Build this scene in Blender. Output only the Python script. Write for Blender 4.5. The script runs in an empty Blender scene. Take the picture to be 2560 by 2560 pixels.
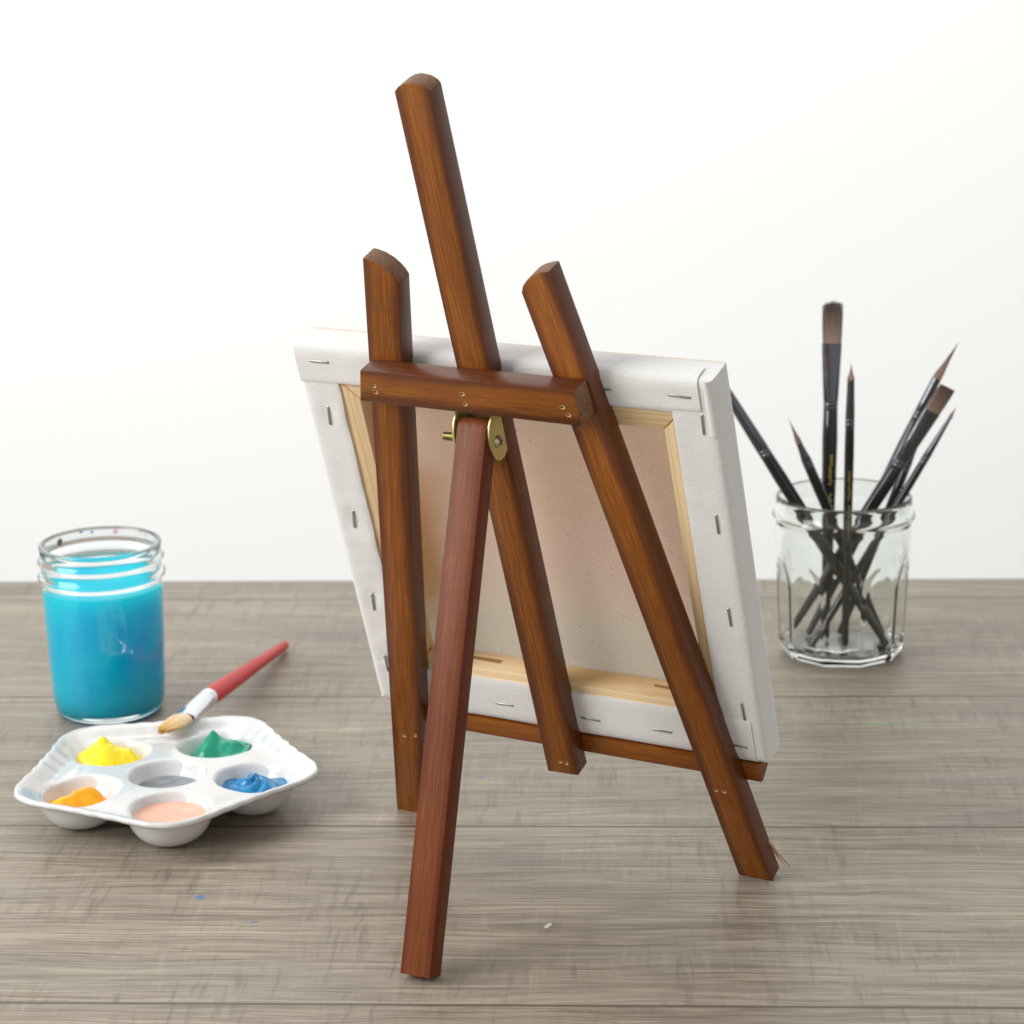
import bpy, bmesh, math, random
from mathutils import Vector, Matrix, noise
random.seed(7)
S = bpy.context.scene
COL = S.collection
MM = 0.001
PI = math.pi

# ------------------------------------------------------------------ helpers
def lin(r, g, b):
    f = lambda c: (c/255/12.92) if c/255 <= .04045 else ((c/255+.055)/1.055)**2.4
    return (f(r), f(g), f(b), 1)

def tag(o, label=None, cat=None, group=None, kind=None):
    if label: o['label'] = label
    if cat: o['category'] = cat
    if group: o['group'] = group
    if kind: o['kind'] = kind
    return o

def place(o, M, parent=None):
    """M is the wanted world matrix"""
    if parent is not None:
        o.parent = parent
        o.matrix_basis = PW[parent.name].inverted() @ M
    else:
        o.matrix_basis = M
    PW[o.name] = M.copy()
PW = {}

def empty(name, M, parent=None):
    o = bpy.data.objects.new(name, None); COL.objects.link(o)
    o.empty_display_size = .01
    place(o, M, parent); return o

def mk(name, bm, mats, M=Matrix.Identity(4), parent=None, smooth=True, angle=35, scale=MM):
    """bmesh in mm -> one linked mesh object in metres"""
    bmesh.ops.scale(bm, vec=(scale,)*3, verts=bm.verts)
    bmesh.ops.recalc_face_normals(bm, faces=bm.faces)
    me = bpy.data.meshes.new(name); bm.to_mesh(me); bm.free()
    if not isinstance(mats, (list, tuple)): mats = [mats]
    for m in mats: me.materials.append(m)
    if smooth:
        me.polygons.foreach_set('use_smooth', [True]*len(me.polygons))
        if angle: me.set_sharp_from_angle(angle=math.radians(angle))
    o = bpy.data.objects.new(name, me); COL.objects.link(o)
    place(o, M, parent); return o

def frame(o, x, y, z):
    M = Matrix((x, y, z)).transposed().to_4x4(); M.translation = Vector(o)*MM; return M

def prism(bm, poly, a, b, axis='y'):
    """poly list of (p,q); extruded along axis from a to b.  axis y: (x,z); axis x: (y,z); axis z: (x,y)"""
    def P(p, q, t):
        return {'y': (p, t, q), 'x': (t, p, q), 'z': (p, q, t)}[axis]
    A = [bm.verts.new(P(p, q, a)) for p, q in poly]
    B = [bm.verts.new(P(p, q, b)) for p, q in poly]
    n = len(poly)
    fs = [bm.faces.new(A), bm.faces.new(B[::-1])]
    for i in range(n):
        fs.append(bm.faces.new((A[i], B[i], B[(i+1) % n], A[(i+1) % n])))
    return fs

def bevel(bm, off=.6, seg=2, ang=30):
    bmesh.ops.recalc_face_normals(bm, faces=bm.faces)
    es = [e for e in bm.edges if len(e.link_faces) == 2 and e.calc_face_angle(0) > math.radians(ang)]
    bmesh.ops.bevel(bm, geom=es, offset=off, segments=seg, affect='EDGES', profile=.5, clamp_overlap=True)

def lathe(bm, prof, n=96, cap0=True, cap1=True, rfun=None):
    rings = []
    for i, (r, z) in enumerate(prof):
        ring = []
        for k in range(n):
            t = 2*PI*k/n
            rr = rfun(r, z, t, i) if rfun else r
            ring.append(bm.verts.new((rr*math.cos(t), rr*math.sin(t), z)))
        rings.append(ring)
    for a, b in zip(rings, rings[1:]):
        for k in range(n):
            bm.faces.new((a[k], a[(k+1) % n], b[(k+1) % n], b[k]))
    if cap0: bm.faces.new(rings[0][::-1])
    if cap1: bm.faces.new(rings[-1])
    return rings

def loft(bm, secs, n=20):
    """secs: (z, rx, ry[, cx, cy])"""
    rings = []
    for s in secs:
        z, rx, ry = s[:3]; cx, cy = (s[3], s[4]) if len(s) > 3 else (0, 0)
        rings.append([bm.verts.new((cx+rx*math.cos(2*PI*k/n), cy+ry*math.sin(2*PI*k/n), z)) for k in range(n)])
    for a, b in zip(rings, rings[1:]):
        for k in range(n):
            bm.faces.new((a[k], a[(k+1) % n], b[(k+1) % n], b[k]))
    bm.faces.new(rings[0][::-1]); bm.faces.new(rings[-1])

# ------------------------------------------------------------------ node helpers
class NT:
    def __init__(s, name):
        s.m = bpy.data.materials.new(name); s.m.use_nodes = True
        s.t = s.m.node_tree; s.n = s.t.nodes; s.l = s.t.links
        s.n.clear()
        s.out = s.n.new('ShaderNodeOutputMaterial'); s.b = s.n.new('ShaderNodeBsdfPrincipled')
        s.l.new(s.b.outputs[0], s.out.inputs[0])
    def add(s, typ, **kw):
        n = s.n.new('ShaderNode'+typ)
        for k, v in kw.items():
            if hasattr(n, k): setattr(n, k, v)
        return n
    def link(s, a, b): s.l.new(a, b)
    def val(s, sock, v):
        if isinstance(v, bpy.types.NodeSocket): s.link(v, sock)
        else: sock.default_value = v
    def P(s, **kw):
        for k, v in kw.items(): s.val(s.b.inputs[k.replace('_', ' ')], v)
    def coord(s, which='Object'):
        return s.add('TexCoord').outputs[which]
    def mapping(s, v, scale=(1, 1, 1), loc=(0, 0, 0), rot=(0, 0, 0)):
        m = s.add('Mapping'); s.val(m.inputs[0], v)
        m.inputs['Scale'].default_value = scale; m.inputs['Rotation'].default_value = rot
        s.val(m.inputs['Location'], loc)
        return m.outputs[0]
    def noise(s, v, scale=1, detail=2, rough=.5, dist=0, col=False):
        n = s.add('TexNoise'); s.val(n.inputs['Vector'], v)
        n.inputs['Scale'].default_value = scale; n.inputs['Detail'].default_value = detail
        n.inputs['Roughness'].default_value = rough; n.inputs['Distortion'].default_value = dist
        return n.outputs['Color' if col else 'Fac']
    def vor(s, v, scale=1, feature='F1'):
        n = s.add('TexVoronoi'); n.feature = feature; s.val(n.inputs['Vector'], v); n.inputs['Scale'].default_value = scale
        return n.outputs['Distance']
    def ramp(s, f, stops, interp='LINEAR'):
        r = s.add('ValToRGB'); s.val(r.inputs[0], f); cr = r.color_ramp; cr.interpolation = interp
        while len(cr.elements) < len(stops): cr.elements.new(.5)
        for e, (p, c) in zip(cr.elements, stops):
            e.position = p; e.color = c if hasattr(c, '__len__') else (c, c, c, 1)
        return r.outputs[0]
    def mix(s, f, a, b, mode='MIX'):
        m = s.add('Mix'); m.data_type = 'RGBA'; m.blend_type = mode
        s.val(m.inputs[0], f); s.val(m.inputs[6], a); s.val(m.inputs[7], b); return m.outputs[2]
    def math(s, op, a, b=0, c=0):
        m = s.add('Math'); m.operation = op
        for i, v in enumerate((a, b, c)):
            if i < len(m.inputs): s.val(m.inputs[i], v)
        return m.outputs[0]
    def sep(s, v):
        n = s.add('SeparateXYZ'); s.val(n.inputs[0], v); return n.outputs
    def comb(s, x, y, z):
        n = s.add('CombineXYZ'); s.val(n.inputs[0], x); s.val(n.inputs[1], y); s.val(n.inputs[2], z); return n.outputs[0]
    def bump(s, h, strength=.3, dist=.0002, nrm=None):
        n = s.add('Bump'); s.val(n.inputs['Height'], h); n.inputs['Strength'].default_value = strength
        n.inputs['Distance'].default_value = dist
        if nrm: s.link(nrm, n.inputs['Normal'])
        return n.outputs[0]

# ------------------------------------------------------------------ materials
def stained_wood(name, dark, mid, light, red, seed=0., rough=.34, coat=.1, spec=.4):
    t = NT(name); v = t.coord(); v = t.mapping(v, loc=(seed, seed*.7, seed*1.3))
    x, y, z = t.sep(t.coord())
    warp = t.noise(t.mapping(v, (30, 30, 9)), 1, 2)
    fine = t.noise(t.mapping(v, (2000, 2000, 48)), 1, 4, .7)
    med = t.noise(t.mapping(v, (560, 560, 8)), 1, 3, .6, .2)
    big = t.noise(t.mapping(v, (60, 60, 14)), 1, 2)
    f = t.math('ADD', t.math('MULTIPLY', fine, .78), t.math('MULTIPLY', med, .22))
    c = t.ramp(f, [(.24, dark), (.50, mid), (.76, light)])
    # reddish stain along edges and in blotches; shade of side faces painted in too
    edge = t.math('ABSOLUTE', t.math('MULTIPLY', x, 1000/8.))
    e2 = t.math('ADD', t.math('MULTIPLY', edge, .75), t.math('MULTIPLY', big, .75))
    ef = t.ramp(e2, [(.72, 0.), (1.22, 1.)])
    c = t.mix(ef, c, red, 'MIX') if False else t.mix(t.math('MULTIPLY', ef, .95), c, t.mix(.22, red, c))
    blot = t.ramp(warp, [(.35, .84), (.65, 1.06)])
    c = t.mix(1, c, blot, 'MULTIPLY')
    # open pores: short dark dashes
    por = t.noise(t.mapping(v, (3600, 3600, 190)), 1, 1, .4)
    pf = t.ramp(por, [(.64, 0.), (.72, 1.)])
    c = t.mix(t.math('MULTIPLY', pf, .3), c, dark)
    # a few pale scuffs
    sc = t.ramp(t.noise(t.mapping(v, (1500, 1500, 120), loc=(3, 1, 2)), 1, 2, .6), [(.71, 0.), (.76, 1.)])
    c = t.mix(t.math('MULTIPLY', sc, .22), c, lin(205, 150, 105))
    # end grain on faces turned along the bar is duller
    t.P(Base_Color=c, Roughness=t.ramp(med, [(.3, rough-.06), (.7, rough+.1)]))
    t.P(Coat_Weight=coat, Coat_Roughness=.2, Specular_IOR_Level=spec)
    t.P(Normal=t.bump(t.math('SUBTRACT', fine, t.math('MULTIPLY', pf, .6)), .35, .00012))
    return t.m

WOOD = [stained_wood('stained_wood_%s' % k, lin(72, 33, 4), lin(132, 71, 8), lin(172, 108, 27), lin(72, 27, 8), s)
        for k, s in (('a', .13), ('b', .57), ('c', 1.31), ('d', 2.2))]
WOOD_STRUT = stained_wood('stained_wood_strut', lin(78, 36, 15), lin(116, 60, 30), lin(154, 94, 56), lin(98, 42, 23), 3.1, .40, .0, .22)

def end_grain():
    t = NT('end_grain'); v = t.coord()
    f = t.noise(t.mapping(v, (900, 4200, 600), rot=(0, 0, .5)), 1, 3, .6)
    c = t.ramp(f, [(.35, lin(72, 44, 28)), (.55, lin(128, 88, 58)), (.75, lin(166, 126, 92))])
    t.P(Base_Color=c, Roughness=.6, Normal=t.bump(f, .5, .0002)); return t.m
END = end_grain()

def pine(name='pine', gold=1.):
    t = NT(name); v = t.coord()
    f = t.noise(t.mapping(v, (700, 700, 9)), 1, 3, .5, .4)
    g = t.noise(t.mapping(v, (2500, 2500, 60)), 1, 2)
    w = t.math('SINE', t.math('ADD', t.math('MULTIPLY', t.sep(v)[0], 2*PI/.0032), t.math('MULTIPLY', t.noise(t.mapping(v, (25, 25, 7)), 1, 2), 7)))
    c = t.ramp(f, [(.3, lin(222, 188, 140)), (.7, lin(242, 218, 178))])
    c = t.mix(t.ramp(w, [(.62, 0.), (1., .55)]), c, lin(208, 166, 108))
    c = t.mix(t.ramp(g, [(.6, 0.), (.8, .25)]), c, lin(176, 128, 76))
    t.P(Base_Color=c, Roughness=.6, Normal=t.bump(g, .2, .0001)); return t.m
PINE = pine()
def plain(name, c, rough=.5, **kw):
    t = NT(name); t.P(Base_Color=c, Roughness=rough, **kw); return t.m

def translucent(t, c, f, nb=None):
    tr = t.add('BsdfTranslucent'); t.val(tr.inputs[0], c)
    if nb: t.link(nb, tr.inputs['Normal'])
    mx = t.add('MixShader'); mx.inputs[0].default_value = f
    t.link(t.b.outputs[0], mx.inputs[1]); t.link(tr.outputs[0], mx.inputs[2]); t.link(mx.outputs[0], t.out.inputs[0])

def cloth(name, c1, c2, bleed=False, per=.00088, strength=.55):
    t = NT(name); v = t.coord(); x, y, z = t.sep(v)
    wob = t.noise(t.mapping(v, (260, 260, 260)), 1, 2)
    k = 2*PI/per
    sx = t.math('SINE', t.math('ADD', t.math('MULTIPLY', x, k), t.math('MULTIPLY', wob, 2.5)))
    # side faces: weave runs along y as well
    sy = t.math('SINE', t.math('MULTIPLY', y, k))
    sz = t.math('SINE', t.math('ADD', t.math('MULTIPLY', z, k), t.math('MULTIPLY', wob, -2.5)))
    wv = t.math('MULTIPLY', t.math('ADD', sx, sy), sz)
    slub = t.noise(t.mapping(v, (900, 900, 900)), 1, 3, .6)
    lump = t.ramp(t.noise(t.mapping(v, (520, 520, 520), loc=(5, 3, 1)), 1, 2, .5), [(.66, 0.), (.74, 1.)])
    h = t.math('ADD', t.math('MULTIPLY', wv, .25), t.math('ADD', t.math('MULTIPLY', slub, 1.1), t.math('MULTIPLY', lump, .8)))
    c = t.ramp(t.math('ADD', t.math('MULTIPLY', wv, .22), t.math('MULTIPLY', slub, 1.0)), [(.2, c1), (.75, c2)])
    if bleed:
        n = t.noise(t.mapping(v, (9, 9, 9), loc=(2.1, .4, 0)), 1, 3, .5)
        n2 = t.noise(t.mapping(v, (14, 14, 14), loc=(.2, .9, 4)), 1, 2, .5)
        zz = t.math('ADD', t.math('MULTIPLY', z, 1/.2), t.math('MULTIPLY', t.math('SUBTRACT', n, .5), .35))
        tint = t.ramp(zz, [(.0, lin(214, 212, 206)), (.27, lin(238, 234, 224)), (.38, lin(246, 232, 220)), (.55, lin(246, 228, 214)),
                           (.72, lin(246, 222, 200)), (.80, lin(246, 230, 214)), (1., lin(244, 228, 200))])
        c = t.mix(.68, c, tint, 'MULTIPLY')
        # yellow-orange paint soaking through near the left edge
        lx = t.math('ADD', t.math('MULTIPLY', x, -1/.1), t.math('MULTIPLY', t.math('SUBTRACT', n2, .5), .6))
        lf = t.math('MULTIPLY', t.ramp(lx, [(.45, 0.), (.68, .7)]), t.ramp(t.math('MULTIPLY', z, 5), [(.17, 0.), (.3, 1.), (.62, 1.), (.8, 0.)]))
        c = t.mix(lf, c, lin(214, 158, 84))
        sp = t.ramp(t.vor(t.mapping(v, (120, 120, 120)), 1), [(.05, 1.), (.085, 0.)])
        c = t.mix(t.math('MULTIPLY', sp, .35), c, lin(120, 84, 60))
    t.P(Base_Color=c, Roughness=.88, Specular_IOR_Level=.2)
    nb = t.bump(h, strength, .00022)
    t.P(Normal=nb)
    if bleed: translucent(t, c, .5, nb)
    return t.m
PRIMED = cloth('primed_canvas', lin(216, 215, 213), lin(233, 232, 230), per=.001, strength=.6)
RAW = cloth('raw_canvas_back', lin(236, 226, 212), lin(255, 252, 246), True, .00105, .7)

def table_wood():
    t = NT('grey_plank_laminate'); v = t.coord(); x, y, z = t.sep(v)
    PW_ = .18827
    q = t.math('DIVIDE', t.math('SUBTRACT', y, .1183), PW_)          # seams at multiples
    idx = t.math('FLOOR', q); fr = t.math('FRACT', q)
    off = t.math('MULTIPLY', idx, 3.37)
    vv = t.comb(t.math('ADD', x, off), t.math('ADD', y, t.math('MULTIPLY', idx, .731)), off)
    warpn = t.noise(t.mapping(vv, (7, 26, 1)), 1, 2, .5)
    wv = t.comb(t.sep(vv)[0], t.math('ADD', t.sep(vv)[1], t.math('MULTIPLY', warpn, .016)), off)
    broad = t.noise(t.mapping(wv, (5.5, 55, 1)), 1, 3, .55, .3)
    band = t.noise(t.mapping(wv, (4.5, 300, 1)), 1, 4, .65)
    fine = t.noise(t.mapping(wv, (20, 640, 1)), 1, 4, .75)
    hair = t.noise(t.mapping(wv, (34, 820, 1), loc=(4, 2, 0)), 1, 2, .6)
    # saw marks running across the planks, in patches
    saw = t.noise(t.mapping(vv, (240, 26, 1), rot=(0, 0, .06)), 1, 4, .6, .5)
    patch = t.ramp(t.noise(t.mapping(vv, (8, 13, 1), loc=(1, 4, 0)), 1, 2), [(.36, .2), (.6, 1.)])
    pale = t.ramp(t.noise(t.mapping(wv, (16, 560, 1), loc=(9, 3, 0)), 1, 3, .55), [(.60, 0.), (.70, 1.)])
    f = t.math('ADD', t.math('MULTIPLY', broad, .22), t.math('ADD', t.math('MULTIPLY', band, .26), t.math('MULTIPLY', fine, .52)))
    c = t.ramp(f, [(.35, lin(92, 81, 69)), (.44, lin(124, 112, 97)), (.52, lin(152, 140, 124)), (.64, lin(184, 172, 153))])
    # cool grey veils against warm brown
    cool = t.ramp(t.noise(t.mapping(wv, (4, 40, 1), loc=(2, 8, 0)), 1, 2), [(.4, 0.), (.65, .6)])
    c = t.mix(cool, c, t.mix(.5, c, lin(128, 124, 118)))
    c = t.mix(t.math('MULTIPLY', pale, .45), c, lin(190, 178, 160))
    hd = t.ramp(hair, [(.30, 1.), (.42, 0.)])
    c = t.mix(t.math('MULTIPLY', hd, .42), c, lin(84, 74, 65))
    sf = t.math('MULTIPLY', t.ramp(saw, [(.30, .42), (.46, 0.)]), patch)
    c = t.mix(sf, c, lin(84, 72, 60))
    sl = t.math('MULTIPLY', t.ramp(saw, [(.58, 0.), (.74, .2)]), patch)
    c = t.mix(sl, c, lin(205, 195, 182))
    d = t.math('ABSOLUTE', t.math('SUBTRACT', fr, .5))
    seam = t.ramp(d, [(.4952, 0.), (.4964, 1.)])
    c = t.mix(t.math('MULTIPLY', seam, .85), c, lin(70, 54, 42))
    hb = t.math('SUBTRACT', t.math('ADD', t.math('MULTIPLY', fine, .8), t.math('ADD', t.math('MULTIPLY', hair, .5), t.math('MULTIPLY', t.math('MULTIPLY', saw, patch), .5))), t.math('MULTIPLY', seam, 1.2))
    t.P(Base_Color=c, Roughness=t.ramp(f, [(.35, .40), (.65, .52)]), Specular_IOR_Level=.5)
    t.P(Normal=t.bump(hb, .35, .00018))
    return t.m
TABLE = table_wood()

def wall_mat():
    t = NT('white_wall_paint'); v = t.coord()
    n = t.noise(t.mapping(v, (180, 180, 180)), 1, 3)
    t.P(Base_Color=(.88, .885, .87, 1), Roughness=.9, Specular_IOR_Level=.2, Normal=t.bump(n, .1, .0005)); return t.m

def glass(name, col, ior=1.5):
    t = NT(name)
    t.P(Base_Color=col, Roughness=.02, IOR=ior, Transmission_Weight=1.)
    return t.m
GLASS_G = glass('pale_green_glass', (.962, .992, .974, 1))
GLASS_C = glass('clear_glass', (.97, .99, 1., 1))

def water_mat():
    t = NT('blue_paint_water'); v = t.coord()
    n = t.noise(t.mapping(v, (60, 60, 40)), 1, 3, .5, .4)
    c = t.ramp(n, [(.35, (.0, .63, .98, 1)), (.7, (.0, .73, .99, 1))])
    t.P(Base_Color=c, Roughness=.45, Specular_IOR_Level=.12, Subsurface_Weight=.85, Subsurface_Scale=.05, Subsurface_Radius=(.25, .9, 1.))
    return t.m
WATER = water_mat()
def porcelain():
    t = NT('white_glazed_porcelain')
    n = t.noise(t.mapping(t.coord(), (60, 60, 60)), 1, 2)
    t.P(Base_Color=(.68, .685, .68, 1), Roughness=.14, Coat_Weight=.5, Coat_Roughness=.05, Normal=t.bump(n, .12, .0008))
    return t.m
PORC = porcelain()
def paint(name, a, b=None, rough=.28, sc=160, dist=1.2):
    t = NT(name); n = t.noise(t.mapping(t.coord(), (sc, sc, sc)), 1, 2, .5, dist)
    c = t.ramp(n, [(.42, a), (.62, b or a)])
    t.P(Base_Color=c, Roughness=rough, Specular_IOR_Level=.5, Coat_Weight=.25, Coat_Roughness=.1, Normal=t.bump(n, .3, .0008)); return t.m
def metal(name, c, rough=.3, sc=300):
    t = NT(name); n = t.noise(t.mapping(t.coord(), (sc, sc, sc)), 1, 3)
    t.P(Base_Color=c, Metallic=1., Roughness=t.ramp(n, [(.3, rough-.08), (.7, rough+.12)])); return t.m
BRASS = plain('yellow_zinc_plate', lin(206, 196, 132), .36, Metallic=.65)
SCREW = metal('screw_metal', lin(190, 184, 150), .25)
STAPLE = metal('staple_steel', lin(170, 172, 170), .35)
ALU = metal('aluminium_ferrule', lin(232, 236, 242), .2)
BLACKM = metal('black_nickel', lin(104, 108, 114), .18)
BLACK = plain('black_lacquer', lin(14, 14, 16), .14, Coat_Weight=.25, Coat_Roughness=.05)
GOLD = plain('gold_print', lin(190, 165, 80), .4, Metallic=.6)
RED = plain('red_lacquer', lin(204, 18, 22), .38, Specular_IOR_Level=.35)
BLUEP = plain('blue_paint_smear', lin(0, 118, 158), .35)
RAWHOLE = plain('raw_wood_hole', lin(200, 170, 116), .7)
DARKHOLE = plain('hole_dark', lin(52, 34, 16), .8)
def bristle_mat(name, a, b, c, L):
    t = NT(name); v = t.coord(); z = t.sep(v)[2]
    n = t.noise(t.mapping(v, (2500, 2500, 60)), 1, 2)
    zz = t.math('ADD', t.math('MULTIPLY', z, 1000/L), t.math('MULTIPLY', t.math('SUBTRACT', n, .5), .4))
    t.P(Base_Color=t.ramp(zz, [(0., a), (.55, b), (1., c)]), Roughness=.45, Sheen_Weight=.2); return t.m

# ------------------------------------------------------------------ camera (calibrated on the easel's own geometry)
F_PX, CAM_H, PITCH, ROLL = 5836.8653, 443.6178, 15.0171, .9958
p, r = math.radians(PITCH), math.radians(ROLL)
fwd = Vector((0, math.cos(p), -math.sin(p))); rt = Vector((1, 0, 0)); dn = fwd.cross(rt)
r2 = math.cos(r)*rt + math.sin(r)*dn; d2 = -math.sin(r)*rt + math.cos(r)*dn
cam_d = bpy.data.cameras.new('camera'); cam = bpy.data.objects.new('camera', cam_d); COL.objects.link(cam)
cam.matrix_world = frame((0, 0, CAM_H), r2, -d2, -fwd)
cam_d.sensor_width = 36; cam_d.lens = F_PX/2560*36; cam_d.clip_start = .02; cam_d.clip_end = 50
cam_d.dof.use_dof = True; cam_d.dof.focus_distance = 1.02; cam_d.dof.aperture_fstop = 15; cam_d.dof.aperture_blades = 7
S.camera = cam

# ------------------------------------------------------------------ easel frame: u along, v up the slope, n towards the camera
YAW, LEAN = math.radians(-28.4891), math.radians(18.9584)
O = Vector((23.6031, 1028.9953, 61.0995))
U = Vector((math.cos(YAW), math.sin(YAW), 0)); Bk = Vector((math.sin(YAW), -math.cos(YAW), 0))
V = math.cos(LEAN)*Vector((0, 0, 1)) + math.sin(LEAN)*Bk
N = math.cos(LEAN)*Bk - math.sin(LEAN)*Vector((0, 0, 1))
def E(u, v, n): return O + U*u + V*v + N*n

# ------------------------------------------------------------------ table and wall
TY = math.radians(-2.8355)
bm = bmesh.new()
prism(bm, [(-1100, 330), (1100, 330), (1100, 1480.9*math.cos(TY)), (-1100, 1480.9*math.cos(TY))], -28, 0, 'z'); bevel(bm, 1.2, 3)
table = mk('tabletop', bm, TABLE, Matrix.Rotation(TY, 4, 'Z'))
tag(table, 'grey brown wood plank tabletop with fine grain and thin seams', 'tabletop', kind='structure')
bm = bmesh.new()
prism(bm, [(-2600, 2300), (2600, 2300), (2600, 2360), (-2600, 2360)], -900, 2600, 'z')
wall = mk('wall', bm, wall_mat()); tag(wall, 'plain bright white wall behind the table', 'wall', kind='structure')

# small marks on the table
def speck(name, pts, mat, label, cat, h=.25, group=None):
    bm = bmesh.new(); cx = sum(q[0] for q in pts)/len(pts); cy = sum(q[1] for q in pts)/len(pts)
    prism(bm, [(a-cx, b-cy) for a, b in pts], 0, h, 'z')
    o = mk(name, bm, mat, Matrix.Translation((cx*MM, cy*MM, 0)))
    tag(o, label, cat, group); return o
speck('paper_flake', [(10.6, 945.2), (12.4, 945), (14, 947), (14.6, 949.6), (12.9, 950), (11.6, 948)], plain('flake', lin(205, 196, 180), .5),
      'tiny pale flake of debris on the table right of the strut foot', 'flake', .3)
def stain(pts, mat, label):
    return speck('paint_stain', pts, mat, label, 'paint stain', .06, 'dried paint marks on the table')
bl = plain('dried_blue', lin(92, 124, 160), .5)
stain([(-147.2, 983.5), (-145.5, 981.8), (-143.4, 983), (-143.2, 985.8), (-145.2, 987), (-147, 986)], bl, 'small dried blue paint spot in front of the white palette')
stain([(-119.2, 956.2), (-116.6, 956), (-116, 957.6), (-118.6, 957.9)], bl, 'faintest dried blue paint speck on the front plank')
stain([(-20, 1126.6), (-17.4, 1126.2), (-16.6, 1128), (-18.8, 1129.6)], bl, 'small dried blue paint spot on table below the easel ledge')
stain([(166, 1200), (180, 1197.6), (200, 1195.2), (221, 1191.6), (221, 1193.4), (200, 1196.4), (180, 1198.6)], plain('dried_green', lin(138, 166, 118), .55),
      'thin dried green paint streak on table in front of brush jar')

# ------------------------------------------------------------------ EASEL
easel = empty('easel', Matrix.Translation(Vector((38, 960, 0))*MM) @ Matrix.Rotation(YAW, 4, 'Z'))
tag(easel, 'dark stained wooden tripod tabletop easel seen from behind', 'easel')

def bar(name, poly, n0, n1, mat, endmat=END, off=.5, label=None):
    """poly in (u,v); first two points are the two bottom corners"""
    (u0, v0), (u1, v1) = poly[0], poly[1]
    top = max(poly, key=lambda q: q[1])
    tl_, tr_ = min(poly[2:], key=lambda q: q[0]), max(poly[2:], key=lambda q: q[0])
    cu, cv = (u0+u1)/2, (v0+v1)/2
    ax = Vector(((tl_[0]+tr_[0])/2-cu, (tl_[1]+tr_[1])/2-cv)); ax.normalize()
    Z = U*ax.x + V*ax.y; Y = -N; X = Y.cross(Z)
    M = frame(E(cu, cv, (n0+n1)/2), X, Y, Z)
    side = Vector((ax.y, -ax.x))
    loc = [((Vector(q)-Vector((cu, cv))).dot(side), (Vector(q)-Vector((cu, cv))).dot(ax)) for q in poly]
    bm = bmesh.new(); h = (n1-n0)/2
    prism(bm, loc, -h, h, 'y'); bevel(bm, off, 2)
    bmesh.ops.recalc_face_normals(bm, faces=bm.faces)
    for f in bm.faces:
        f.material_index = 1 if abs(f.normal.z) > .55 else 0
    o = mk(name, bm, [mat, endmat], M, easel)
    if label: o['label'] = label
    return o, (cu, cv, ax, side)

def hole(parent, u, v, n, ang=0, w=1.2):
    """small nail hole with a ragged pale rim and dark centre"""
    M = frame(E(u, v, n), U*math.cos(ang)+V*math.sin(ang), -U*math.sin(ang)+V*math.cos(ang), N)
    bm = bmesh.new()
    R = random.Random(int(u*10)+int(v))
    k = 14
    A = [bm.verts.new((w*(1+R.uniform(-.12, .12))*math.cos(2*PI*i/k), .8*w*math.sin(2*PI*i/k), .0)) for i in range(k)]
    A2 = [bm.verts.new((q.co.x*.93, q.co.y*.93, .07)) for q in A]
    Bv = [bm.verts.new((.66*q.co.x-.32, .66*q.co.y+.22, .03)) for q in A]
    fs = []
    for i in range(k):
        bm.faces.new((A[i], A[(i+1) % k], A2[(i+1) % k], A2[i]))
        bm.faces.new((A2[i], A2[(i+1) % k], Bv[(i+1) % k], Bv[i]))
    f = bm.faces.new(Bv); f.material_index = 1
    bm.faces.new(A[::-1])
    mk('nail_hole', bm, [RAWHOLE, DARKHOLE], M, parent, smooth=False)

TL = 9.8
arc = lambda pts: pts
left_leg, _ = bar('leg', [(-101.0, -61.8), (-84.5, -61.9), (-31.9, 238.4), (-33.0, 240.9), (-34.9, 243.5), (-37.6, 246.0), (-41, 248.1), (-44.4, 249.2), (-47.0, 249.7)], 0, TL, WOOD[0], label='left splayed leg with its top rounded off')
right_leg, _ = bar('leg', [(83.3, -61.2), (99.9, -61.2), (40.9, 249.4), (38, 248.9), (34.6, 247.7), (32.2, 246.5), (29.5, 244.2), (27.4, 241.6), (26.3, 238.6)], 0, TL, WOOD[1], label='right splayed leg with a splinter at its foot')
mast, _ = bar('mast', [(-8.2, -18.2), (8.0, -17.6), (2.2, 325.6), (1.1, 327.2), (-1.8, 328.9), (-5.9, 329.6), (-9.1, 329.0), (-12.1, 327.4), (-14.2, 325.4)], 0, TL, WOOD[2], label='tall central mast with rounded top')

# crossbar nailed over the three bars (slightly trapezoid ends)
def box8(bm, near, far):
    A = [bm.verts.new(q) for q in near]; B = [bm.verts.new(q) for q in far]
    bm.faces.new(A); bm.faces.new(B[::-1])
    for i in range(4): bm.faces.new((A[i], B[i], B[(i+1) % 4], A[(i+1) % 4]))
bm = bmesh.new()   # local: X = -v, Y=-n , Z = u (length)
cv0 = 192.4
nr = [(-54.4, 200.6), (-58.0, 184.9), (49.0, 183.2), (48.2, 200.4)]
fr_ = [(-53.6, 200.9), (-57.2, 185.2), (51.3, 183.6), (49.4, 200.6)]
toL = lambda uv, y: (uv[1]-cv0, y, uv[0])
box8(bm, [toL(q, -5.0) for q in nr], [toL(q, 4.95) for q in fr_]); bevel(bm, .8, 2)
for f in bm.faces: f.material_index = 1 if abs(f.normal.z) > .6 else 0
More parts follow.
